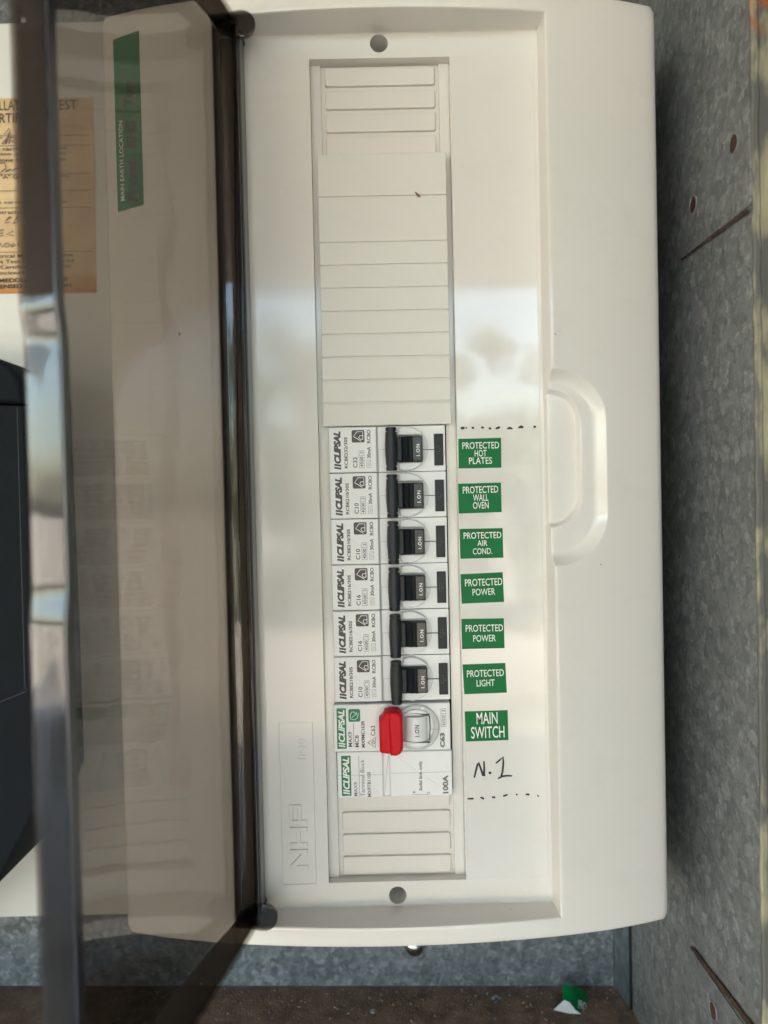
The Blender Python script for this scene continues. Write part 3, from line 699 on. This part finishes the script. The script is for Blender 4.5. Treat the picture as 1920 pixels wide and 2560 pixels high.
# ================================================================== the breakers
W8 = 17.9
def crown():                                   # house outline icon, roof pointing left
    o_ = (-13.6, -6.05)
    return ribbon([[(-9.7, -5.0), (-12.7, -5.0+.0)], [(-10.7, -5.55), (-13.2, -3.75), (-11.6, -1.95), (-9.6, -1.95), (-9.6, -4.0), (-11.0, -4.0), (-11.0, -3.0)]][1:], -.40, .24)
def rcbo(idx, top, model, rating, label):
    O = (-22.8, top, 0); vt = top
    r = root('circuit_breaker', label, 'circuit breaker', O, 'black-handled circuit breakers in the row')
    def T(geo): return [(u, v+vt, z) for u, v, z in geo[0]], geo[1]
    def add(name, geo, mat, par=None, **k): return obj(name, T(geo), mat, par or r, O, **k)
    add('housing', rbox(-22.8, 22.3, -17.72, -.06, -44, -1.35, .3, .15), 'white')
    face = add('label_face', rbox(-22.8, -4.4, -17.68, -.08, -3, -.45, .25, .3), 'white')
    add('step', rbox(-4.35, -3.75, -17.7, -.08, -2, -.95, .1, .2), 'bowl')
    # round guard round the toggle: raised rim crescent and flat floor
    N = 36; cx, cy_, R0 = 7.0, -8.95, 8.65; V = []; F = []
    for (rr, z) in ((R0, -1.5), (R0, -1.27), (R0-.15, -1.27), (R0-.6, -1.9), (R0-1.6, -2.9)):
        V += [(cx+rr*math.cos(2*math.pi*k/N), cy_+rr*math.sin(2*math.pi*k/N), z) for k in range(N)]
    for g_ in range(4):
        for i in range(N): j = (i+1) % N; F.append((g_*N+i, g_*N+j, (g_+1)*N+j, (g_+1)*N+i))
    # floor ring keeps off the drum; the disc closes it
    F.append(tuple(4*N+i for i in range(N)))
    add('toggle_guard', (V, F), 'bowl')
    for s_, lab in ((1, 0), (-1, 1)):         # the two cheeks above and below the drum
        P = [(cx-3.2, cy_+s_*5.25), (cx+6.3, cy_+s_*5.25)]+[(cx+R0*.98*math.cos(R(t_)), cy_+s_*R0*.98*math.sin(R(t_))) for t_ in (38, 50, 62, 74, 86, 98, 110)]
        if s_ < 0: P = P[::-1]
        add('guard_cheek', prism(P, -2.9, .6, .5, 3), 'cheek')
    # drum of the toggle (a cylinder lying along v), ridged
    prof = []
    for k in range(19):
        t = R(14+ (166-14)*k/18); rad = 6.0
        if k in (8, 10): rad = 6.35
        if k in (9,): rad = 5.75
        prof.append((8.2-rad*math.cos(t)*.88, -3.1+rad*math.sin(t)))
    V = []; F = []
    for vv in (-4.35, -14.0):
        V += [(u, vv, z) for u, z in prof]+[(prof[-1][0], vv, -3.4), (prof[0][0], vv, -3.4)]
    n = len(prof)+2
    for i in range(n): j = (i+1) % n; F.append((i, j, n+j, n+i))
    F += [tuple(range(n)), tuple(reversed(range(n, 2*n)))]
    tg = add('toggle', (V, F), 'black')
    # the printed pad on the drum
    add('toggle_pad', rbox(8.95, 13.35, -14.05, -4.3, 1.2, 2.75, .4, .5), 'gloss_black', tg)
    add('toggle_lettering', place(text_geo('I.ON', 4.6, 1.35, .02, spacing=1.25), 12.15, -12.0, 2.79, up=True), 'print_white', tg)
    # the crossbar: barrel with a collar at each end
    ringp = [(-17.45, 1.9), (-17.3, 2.12), (-16.05, 2.15), (-15.95, 1.7), (-15.65, 1.7), (-15.6, 2.15), (-12, 2.32), (-9.1, 2.4), (-6.2, 2.32), (-2.75, 2.15), (-2.7, 1.7), (-2.4, 1.7), (-2.3, 2.15), (-1.15, 2.12), (-1.0, 1.9)]
    V = []; F = []; NN = 18
    for vv, rad in ringp:
        for k in range(NN):
            t = 2*math.pi*k/NN; c_, s_ = math.cos(t), math.sin(t)
            sq = 1/max(abs(c_), abs(s_))**.35
            V.append((1.25+rad*c_*sq*1.0, vv, 4.2+2.2*s_*sq))
    for g_ in range(len(ringp)-1):
        for i in range(NN): j = (i+1) % NN; F.append((g_*NN+i, g_*NN+j, (g_+1)*NN+j, (g_+1)*NN+i))
    F += [tuple(range(NN)), tuple(reversed(range((len(ringp)-1)*NN, len(ringp)*NN)))]
    bar = add('crossbar', (V, F), 'black')
    add('crossbar_arm', rbox(1.6, 5.4, -13.9, -4.5, -1.2, 3.4, .3, .4), 'black', bar)
    # test button with its T
    tb = add('test_button', rbox(17.95, 21.45, -15.65, -3.35, -1.6, -.55, .25, .25), 'black')
    add('test_lettering', join(frame_lines(18.75, 19.9, -11.15, -8.0, -.49, .16), frame_lines(19.85, 20.75, -10.05, -9.2, -.485, .14)), 'print_dark', tb)
    add('split_line', prism([(13.5, -9.5), (17.95, -9.5), (17.95, -9.33), (13.5, -9.33)], -1.3, -.5), 'ink_black')
    ph = add('pilot_hole', prism(disc(7.75, -17.5, .62, 16), -1.3, -1.0), 'hair')
    add('pilot_core', prism(disc(7.75, -17.5, .46, 16), -1.3, -.97), 'bowl', ph)
    add('notch_line', join(prism([(-3.6, -9.05), (-1.0, -9.05), (-1.0, -8.95), (-3.6, -8.95)], -1.36, -1.3), prism([(-3.6, -17.5), (-3.5, -17.5), (-3.5, -9.05), (-3.6, -9.05)], -1.36, -1.3)), 'hair')
    z = -.41
    jit = (idx*37 % 5-2)*.07
    big = join(place(text_geo('CLIPSAL', 12.6, 2.7, .065, .25, spacing=.98), -18.1+jit, -14.15, z, up=True),
               *[prism([(-18.1+jit, v_), (-18.1+jit, v_+.78), (-20.75+jit, v_+1.25), (-20.75+jit, v_+.47)], z-.02, z) for v_ in (-16.5, -15.35)])
    add('brand_lettering', big, 'ink', face)
    add('model_lettering', place(text_geo(model, 12.1, 1.28, .028), -15.5+jit, -16.0, z, up=True), 'ink', face)
    add('rating_lettering', place(text_geo(rating, 4.15, 1.65, .02), -11.8+jit, -15.85, z, up=True), 'ink', face)
    add('capacity_box', join(frame_lines(-11.15+jit, -9.1+jit, -16.0, -9.25, z, .12), place(text_geo('4500', 4.0, 1.25, .02), -9.5+jit, -15.6, z, up=True),
        place(text_geo('3', .85, 1.2), -9.5+jit, -10.55, z, up=True), prism([(-11.1+jit, -11.2), (-9.15+jit, -11.2), (-9.15+jit, -11.08), (-11.1+jit, -11.08)], z-.02, z)), 'ink_mid', face)
    add('trip_box', join(frame_lines(-8.15+jit, -6.55+jit, -15.85, -12.85, z, .1), ribbon([[(-7.8+jit, -15.3), (-7.0+jit, -14.9), (-7.8+jit, -14.5)], [(-6.8+jit, -14.6), (-7.7+jit, -13.9), (-6.8+jit, -13.2)]], z, .12)), 'ink_mid', face)
    add('trip_lettering', join(place(text_geo('30mA', 4.4, 1.4, .025), -6.55+jit, -12.25, z, up=True), place(text_geo('RCBO', 5.25, 1.4, .025), -6.5+jit, -6.5, z, up=True)), 'ink', face)
    ic = add('house_symbol', prism(outline(-13.95, -8.95, -6.1, -1.3, .6), z-.02, z), 'ink', face)
    obj('symbol_line', T(ribbon([[(-10.3, -5.6), (-13.2, -3.75), (-11.9, -1.95), (-9.6, -1.95), (-9.6, -4.9)], [(-9.6, -4.9), (-10.6, -4.9), (-11.2, -4.2), (-10.8, -3.5), (-9.7, -3.5)]], z+.05, .27)), 'print_white', r, O)
    return r
rc = [(18.55, 'RCBE232/30S', 'C32', 'topmost white breaker marked C32, black handle, beside the hot plates label'),
      (.70, 'RCBE210/30S', 'C10', 'second breaker from the top, marked C10, beside the wall oven label'),
      (-17.15, 'RCBE210/30S', 'C10', 'third breaker from the top, marked C10, beside the air cond. label'),
      (-35.0, 'RCBE216/30S', 'C16', 'upper of the two C16 breakers, beside the upper protected power label'),
      (-52.95, 'RCBE216/30S', 'C16', 'lower of the two C16 breakers, beside the lower protected power label'),
      (-70.9, 'RCBE210/30S', 'C10', 'lowest C10 breaker, directly above the red-handled main switch')]
for i, (t_, m_, q_, lb) in enumerate(rc): rcbo(i, t_, m_, q_, lb)

def clipsal_badge(u0, u1, v0, v1, z, par, O):
    bd = obj('brand_badge', prism(outline(u0, u1, v0, v1, .05, 1), z-.02, z), 'green_logo', par, O)
    obj('brand_lettering', join(place(text_geo('CLIPSAL', (v1-v0)*.80, (u1-u0)*.68, .035, .25, spacing=.95), u1-(u1-u0)*.16, v0+(v1-v0)*.165, z+.04, up=True),
        *[prism([(u1-(u1-u0)*.16, v_), (u1-(u1-u0)*.16, v_+.6), (u0+(u1-u0)*.16, v_+1.0), (u0+(u1-u0)*.16, v_+.4)], z+.02, z+.04) for v_ in (v0+.55, v0+1.5)]), 'print_white', bd, O)
# main switch
MO_ = (-23, -89.5, 0)
ms = root('main_switch', 'white main switch marked C63 with a big red handle', 'main switch', MO_)
obj('housing', rbox(-23.3, 22.0, -108.0, -89.7, -44, -1.3, .3, .15), 'white', ms, MO_)
lf = obj('label_face', rbox(-23.5, -2.15, -108.05, -89.55, -3, -.5, .25, .3), 'white', ms, MO_)
obj('front_face', rbox(-1.85, 22.0, -108.1, -89.75, -3, -.7, .25, .3), 'white', ms, MO_)
clipsal_badge(-22.3, -18.6, -106.8, -90.9, -.44, lf, MO_)
gs = obj('finger_symbol', prism(outline(-17.7, -13.1, -96.3, -91.3, .6), -.47, -.45), 'green_logo', lf, MO_)
obj('symbol_line', ribbon([[(-16.2, -92.4), (-17.0, -93.6), (-16.8, -95.2), (-15.4, -95.6), (-14.2, -94.8), (-13.8, -93.0)], [(-16.3, -94.6), (-15.2, -93.7), (-14.4, -93.5), (-14.6, -92.6)], [(-15.7, -92.3), (-14.9, -93.2)]], -.38, .2), 'print_white', gs, MO_) if False else None
obj('symbol_line', ribbon([[(-16.2, -92.4), (-17.0, -93.6), (-16.8, -95.2), (-15.4, -95.6), (-14.2, -94.8), (-13.8, -93.0)], [(-16.3, -94.6), (-15.2, -93.7), (-14.4, -93.5), (-14.6, -92.6)], [(-15.7, -92.3), (-14.9, -93.2)]], -.38, .2), 'print_white', ms, MO_)
MZ = -.44
obj('series_lettering', join(place(text_geo('MAX9', 5.9, 1.55, .01), -16.45, -106.1, MZ, up=True), place(text_geo('MCB', 4.7, 1.5, .01), -13.85, -106.3, MZ, up=True),
    place(text_geo('MX9MC163R', 10.6, 1.4, .025), -11.45, -106.5, MZ, up=True), place(text_geo('C63', 3.9, 1.7, .01), -7.4, -101.95, MZ, up=True),
    prism([(-15.85, -106.1), (-15.7, -106.1), (-15.7, -96.6), (-15.85, -96.6)], MZ-.02, MZ)), 'ink', lf, MO_)
obj('approval_mark', ribbon([[(-10.4, -104.6), (-7.5, -106.6), (-7.3, -102.6), (-10.4, -104.6)], [(-8.9, -104.6), (-8.5, -105.3), (-7.9, -105.0), (-7.9, -104.0), (-8.5, -103.8), (-8.6, -104.5)]], MZ+.02, .24), 'ink', lf, MO_)
obj('rating_lettering', place(text_geo('C63', 5.75, 1.95, .055), 19.75, -107.25, -.64, up=True), 'ink_mid', ms, MO_)
obj('capacity_box', join(frame_lines(18.35, 20.4, -99.05, -92.0, -.64, .13), place(text_geo('6000', 4.2, 1.25), 20.0, -98.6, -.64, up=True), place(text_geo('3', .9, 1.25), 20.0, -93.4, -.64, up=True),
    prism([(18.4, -94.0), (20.35, -94.0), (20.35, -93.88), (18.4, -93.88)], -.66, -.64)), 'ink_mid', ms, MO_)
# round guard and white rocker
N = 44; cx, cy_, R0 = 8.7, -99.0, 9.0
V = []; F = []
for (rr, z) in ((R0, -1.0), (R0, .3), (R0-.4, .65), (R0-1.5, .75), (R0-2.1, .3), (R0-2.4, -1.2)):
    V += [(cx+rr*math.cos(2*math.pi*k/N), cy_+rr*math.sin(2*math.pi*k/N), z) for k in range(N)]
for g_ in range(5):
    for i in range(N): j = (i+1) % N; F.append((g_*N+i, g_*N+j, (g_+1)*N+j, (g_+1)*N+i))
F.append(tuple(5*N+i for i in range(N)))
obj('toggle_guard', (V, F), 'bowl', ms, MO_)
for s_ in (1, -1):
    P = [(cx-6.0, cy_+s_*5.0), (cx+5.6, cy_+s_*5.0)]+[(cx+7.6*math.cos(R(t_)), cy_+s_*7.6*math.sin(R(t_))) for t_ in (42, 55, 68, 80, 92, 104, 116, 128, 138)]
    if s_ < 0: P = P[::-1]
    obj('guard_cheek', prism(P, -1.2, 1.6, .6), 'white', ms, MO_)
V = []; F = []; prof = [(8.6-6.2*math.cos(R(t_))*.85, -2.4+5.4*math.sin(R(t_))) for t_ in range(10, 175, 10)]
prof[-3:] = [(prof[-4][0]+.25, prof[-4][1]-.6), (prof[-4][0]+.3, -2.5), (prof[-4][0]-.2, -3.0)]
for vv in (-103.6, -94.3):
    V += [(u, vv, z) for u, z in prof]+[(prof[0][0], vv, -3.0)]
n = len(prof)+1
for i in range(n): j = (i+1) % n; F.append((i, j, n+j, n+i))
F += [tuple(range(n)), tuple(reversed(range(n, 2*n)))]
rk = obj('rocker', (V, F), 'white', ms, MO_)
obj('rocker_lettering', place(text_geo('I.ON', 4.6, 1.75, .02, spacing=1.25), 9.7, -101.7, 3.12, up=True), 'ink', rk, MO_)
obj('rocker_gap', ribbon([[(13.75, -94.1, .3), (14.05, -98.5, .32), (13.7, -103.5, .3)]], .9, .3), 'groove', rk, MO_)
obj('guard_line', prism([(14.2, -99.55), (17.5, -99.75), (17.5, -99.63), (14.2, -99.43)], .7, .79), 'hair', ms, MO_)
obj('lock_hole', prism(disc(11.2, -91.5, .75, 16), .5, .85, .15), 'white', ms, MO_)
# the red handle: two-level faceted grip
red = prism([(-1.6, -106.9), (.4, -107.1), (2.0, -106.4), (3.2, -104.6), (3.3, -92.3), (2.2, -90.7), (.4, -90.2), (-2.1, -90.3)], 1.0, 9.4, 1.1, 3)
red2 = prism([(-5.7, -105.6), (-5.0, -106.4), (-.6, -106.95), (-.6, -90.4), (-3.6, -90.8), (-4.4, -92.8), (-5.75, -94.0)], 1.0, 7.9, 1.1, 3)
hd = obj('red_handle', join(red, red2), 'red', ms, MO_)
obj('handle_dimple', prism(outline(-4.4, -3.3, -104.8, -100.6, .5), 7.6, 8.0, .15), 'red', hd, MO_)
# terminal block
TO = (-22.5, -108.3, 0)
tb = root('terminal_block', 'white terminal block marked 100A under the red-handled main switch', 'terminal block', TO)
obj('housing', rbox(-22.4, 22.2, -126.0, -108.3, -44, -1.4, .3, .15), 'white', tb, TO)
lf = obj('label_face', rbox(-22.5, -4.8, -126.2, -108.2, -3, -.5, .25, .3), 'white', tb, TO)
obj('middle_rib', rbox(-4.55, -2.0, -126.0, -108.4, -3, -.85, .15, .3), 'white', tb, TO)
ff = obj('front_face', rbox(-1.8, 22.35, -126.1, -108.5, -3, -.6, .25, .3), 'white', tb, TO)
obj('face_seam', join(prism([(-22.4, -117.35), (-4.9, -117.35), (-4.9, -117.27), (-22.4, -117.27)], -.5, -.46), prism([(-1.7, -117.0), (22.3, -116.9), (22.3, -116.82), (-1.7, -116.92)], -.6, -.56)), 'hair', tb, TO)
clipsal_badge(-20.95, -17.2, -125.35, -109.6, -.44, lf, TO)
obj('series_lettering', join(place(text_geo('MAX9', 5.55, 1.4, .01), -14.8, -125.6, MZ, up=True), prism([(-14.1, -125.8), (-13.95, -125.8), (-13.95, -109.7), (-14.1, -109.7)], MZ-.02, MZ),
    place(text_geo('Terminal Block', 14.5, 1.6), -11.95, -125.65, MZ, up=True), place(text_geo('MX9TB1100', 9.8, 1.4, .02), -9.5, -125.95, MZ, up=True)), 'ink_mid', lf, TO)
obj('rating_lettering', join(place(text_geo('100A', 7.2, 2.2, .045), 20.75, -125.35, -.54, up=True), place(text_geo('Solid link only', 11.7, 1.6, .03), 10.9, -124.0, -.54, up=True),
    place(text_geo('1', .5, .8), 7.75, -124.8, -.54, up=True), place(text_geo('2', .8, 1.0), 13.5, -125.3, -.54, up=True),
    prism([(6.8, -125.6), (13.4, -125.6), (13.4, -125.48), (6.8, -125.48)], -.56, -.54), prism([(6.8, -125.45), (6.92, -125.45), (6.92, -124.9), (6.8, -124.9)], -.56, -.54)), 'ink_mid', ff, TO)
# yellow wire glimpsed beside the lower breakers
wire = obj('wire', rbox(22.75, 24.3, -64.2, -56.2, -20, -6.5, .5, .6), 'insulation'); tag(wire, 'short glimpse of yellow insulated wire in the gap right of the lower C16 breaker', 'wire')

# ================================================================== green labels
def label(name_pts, lines, label_, z=.30):
    """pts: bl, br, tr, tl corners; lines: (text, u centre, v bottom, length, height)"""
    bl, br, tr, tl = name_pts; O = (bl[0], bl[1], z)
    r = root('sticker', label_, 'sticker', O, 'green engraved-style labels on the board')
    obj('film', prism([bl, br, tr, tl], z+.02, z+.14, .04, 1), 'green', r, O)
    ang = math.atan2(br[1]-bl[1], br[0]-bl[0])
    obj('lettering', join(*[place(text_geo(t, L, H, .006), uc-L/2, vb, z+.17, rot=ang) for t, uc, vb, L, H in lines]), 'print_white', r, O)
    return r
label([(27.2, 1.5), (43.75, 1.45), (43.85, 13.0), (27.3, 12.95)], [('PROTECTED', 35.9, 8.95, 14.2, 2.6), ('HOT', 35.8, 5.9, 4.6, 2.6), ('PLATES', 35.7, 3.05, 8.9, 2.6)], 'green sticker reading PROTECTED HOT PLATES, topmost of the column')
label([(26.9, -15.95), (43.5, -15.75), (43.45, -4.3), (26.85, -4.4)], [('PROTECTED', 35.5, -8.3, 13.7, 2.7), ('WALL', 35.5, -11.3, 5.9, 2.6), ('OVEN', 35.5, -14.25, 6.1, 2.6)], 'green sticker reading PROTECTED WALL OVEN')
label([(27.15, -33.5), (43.85, -33.45), (43.75, -21.95), (27.05, -21.9)], [('PROTECTED', 35.9, -25.85, 14.6, 2.5), ('AIR', 35.8, -28.7, 3.9, 2.2), ('COND.', 35.8, -31.9, 7.5, 2.35)], 'green sticker reading PROTECTED AIR COND.')
label([(27.3, -50.95), (43.8, -50.65), (43.45, -39.05), (27.0, -39.5)], [('PROTECTED', 36.0, -44.3, 14.5, 2.8), ('POWER', 36.0, -47.9, 8.8, 2.6)], 'upper of the two green PROTECTED POWER stickers')
label([(27.1, -68.65), (43.65, -68.65), (43.55, -57.0), (27.05, -56.9)], [('PROTECTED', 35.9, -62.0, 14.5, 2.7), ('POWER', 35.9, -65.9, 8.8, 2.6)], 'lower of the two green PROTECTED POWER stickers')
label([(27.6, -86.3), (44.2, -86.05), (43.8, -74.45), (27.15, -74.65)], [('PROTECTED', 36.0, -79.7, 14.4, 2.7), ('LIGHT', 36.0, -83.4, 7.0, 2.6)], 'green sticker reading PROTECTED LIGHT')
label([(27.8, -104.85), (44.5, -104.6), (44.35, -92.9), (27.6, -93.05)], [('MAIN', 36.3, -98.15, 8.2, 4.5), ('SWITCH', 36.5, -103.75, 13.0, 4.6)], 'green sticker reading MAIN SWITCH, lowest of the column')
# the earth label on the left flange under the open lid
def on_flange(geo, lift=.15): return [(u, v, ztop(u)+lift+dz) for u, v, dz in geo[0]], geo[1]
EO = (-100, 102, 2)
er = root('sticker', 'long green MAIN EARTH LOCATION sticker with black handwriting, seen through the lid', 'sticker', EO)
def strip_geo():
    V, F = [], []; us = frange(0, 1, 1/8); vs = frange(0, 1, 1/16)
    for t in vs:
        for s_ in us:
            u = -101.0+10.9*s_+.0*t; v = 101.9+(1.4*s_)+t*65.0; V.append((u, v, 0))
    n = len(us)
    for j in range(len(vs)-1):
        for i in range(n-1): F.append((j*n+i, j*n+i+1, (j+1)*n+i+1, (j+1)*n+i))
    return V, F
obj('film', on_flange(strip_geo(), .12), 'green', er, EO)
obj('lettering', on_flange(place(text_geo('MAIN EARTH LOCATION', 30.2, 1.75, .004), -97.9, 105.9, 0, up=True), .2), 'print_white', er, EO)
for wd, v0, ln in (('Front', 104.6, 16.5), ('RHS', 124.6, 11.0), ('Top', 140.5, 10.0)):
    obj('marker_lettering', on_flange(place(text_geo(wd, ln, 4.6, .055, .2), -92.3, v0, 0, up=True), .24), 'marker', er, EO)

# ================================================================== small things on and round the box floor
sc_ = obj('screw_dome', lathe_z(9.7, -253.6, [(5.6, BK+.1), (5.6, BK+1.0), (5.0, BK+2.4), (3.6, BK+3.8), (1.8, BK+4.6), (.4, BK+4.8)], 28), 'steel')
tag(sc_, 'bright domed bolt head just below the switchboard on the galvanised back', 'bolt')
for u, z, r_, lb in ((52.0, -103.5, 2.6, 'larger bright screw head standing in the dirt on the box floor, right of the other'), (-13.0, -93.0, 1.9, 'smaller bright screw head in the dirt on the box floor')):
    vv = vf(u)
    V = []; F = []; nn = 18; pr = [(r_*.55, 0), (r_*.55, .8), (r_, 1.0), (r_*.95, 1.9), (r_*.6, 2.7), (.2, 3.0)]
    for rr, h in pr: V += [(u+rr*math.cos(2*math.pi*k/nn), vv+h, z+rr*math.sin(2*math.pi*k/nn)) for k in range(nn)]
    for g_ in range(len(pr)-1):
        for i in range(nn): j = (i+1) % nn; F.append((g_*nn+i, g_*nn+j, (g_+1)*nn+j, (g_+1)*nn+i))
    F += [tuple(range(nn)), tuple((len(pr)-1)*nn+i for i in range(nn))]
    tag(obj('screw', (V, F), 'steel'), lb, 'screw')
# crumpled green offcut with a curled white corner, leaning in the rear corner
SO = (98, vf(98), -108)
scrap = root('sticker_scrap', 'crumpled green sticker offcut with curled white backing on the dirty floor', 'sticker scrap', SO)
def film_point(s_, t):
    u = 90+17*s_+3*t; v = vf(98)+.6+8.5*t*(1-.35*s_)+1.6*math.sin(s_*3.1)*t+(1-s_)*2.2; z = -99-9*t+2.2*math.sin(s_*5)
    p = (u, v-3.4*s_*s_, z+6*s_*(1-t)); c = (97, vf(98)+1, -99)
    return tuple(b+(a-b)*.74 for a, b in zip(p, c))
def scrap_geo():
    V, F = [], []; n = 9
    for j in range(n):
        for i in range(n):
            s_, t = i/(n-1), j/(n-1)
            V.append(film_point(s_, t))
    for j in range(n-1):
        for i in range(n-1): F.append((j*n+i, j*n+i+1, (j+1)*n+i+1, (j+1)*n+i))
    return V, F
scrap.location.x -= 0.006
obj('film', scrap_geo(), 'green', scrap, SO)
def fold_geo():
    P = [(82.5, vf(90)+1.6, -95), (91, vf(90)+6.8, -97.5), (94.5, vf(90)+5.6, -96.2), (97.5, vf(98)+2.4, -93.5), (101, vf(100)+.6, -91.5), (92, vf(98)+.8, -92.5)]
    c = (97, vf(98)+1, -97); P = [tuple(b+(a-b)*.74 for a, b in zip(p, c)) for p in P]
    return P, [(0, 1, 2), (0, 2, 5), (5, 2, 3), (5, 3, 4)]
obj('curled_backing', fold_geo(), 'backing', scrap, SO)
tx = text_geo('PRO', 6, 2.6, .02)
obj('lettering', ([(lambda p: (p[0], p[1]+.25, p[2]+.6))(film_point(.60+.36*x/6, .10+.38*w/2.6)) for x, w, _ in tx[0]], tx[1]), 'print_white', scrap, SO)
# grit on the floor
def grit():
    rnd = random.Random(3); V, F = [], []
    for k in range(1100):
        u = rnd.uniform(-150, 118); z = BK+1+60*rnd.random()**1.3; s_ = rnd.choice([.18, .2, .25, .3, .4, .5, .8]); i = len(V)
        c = Vector((u, vf(u)+s_*.3, z))
        for d in ((1, 0, 0), (0, 0, 1), (-1, 0, 0), (0, 0, -1), (0, .8, 0)):
            V.append(tuple(c+Vector(d)*s_*rnd.uniform(.6, 1.2)))
        F += [(i, i+1, i+4), (i+1, i+2, i+4), (i+2, i+3, i+4), (i+3, i, i+4)]
    return V, F
gr = obj('grit', grit(), flat('pale_grit', (0.32, 0.25, 0.18), 0.9), smooth=False); gr['kind'] = 'stuff'
# a dried insect husk on the blanking strip
hk = obj('insect_husk', ribbon([[(12.8, 107.9, .35), (13.6, 106.9, .8), (14.4, 106.0, .35)], [(13.4, 107.1, .15), (14.6, 107.0, .12)], [(13.9, 106.4, .15), (13.2, 105.7, .1)]], .2, .4), 'bug')
tag(hk, 'tiny brown dried insect husk on the second gap of the blanking strip', 'insect husk')
sw = obj('insect_husk', rbox(-77.6, -76.2, 53.4, 54.4, 7.9, 8.3, .3, .15), 'bug'); sw.parent = None
tag(sw, 'black fly speck on the board seen through the smoked lid', 'insect husk')
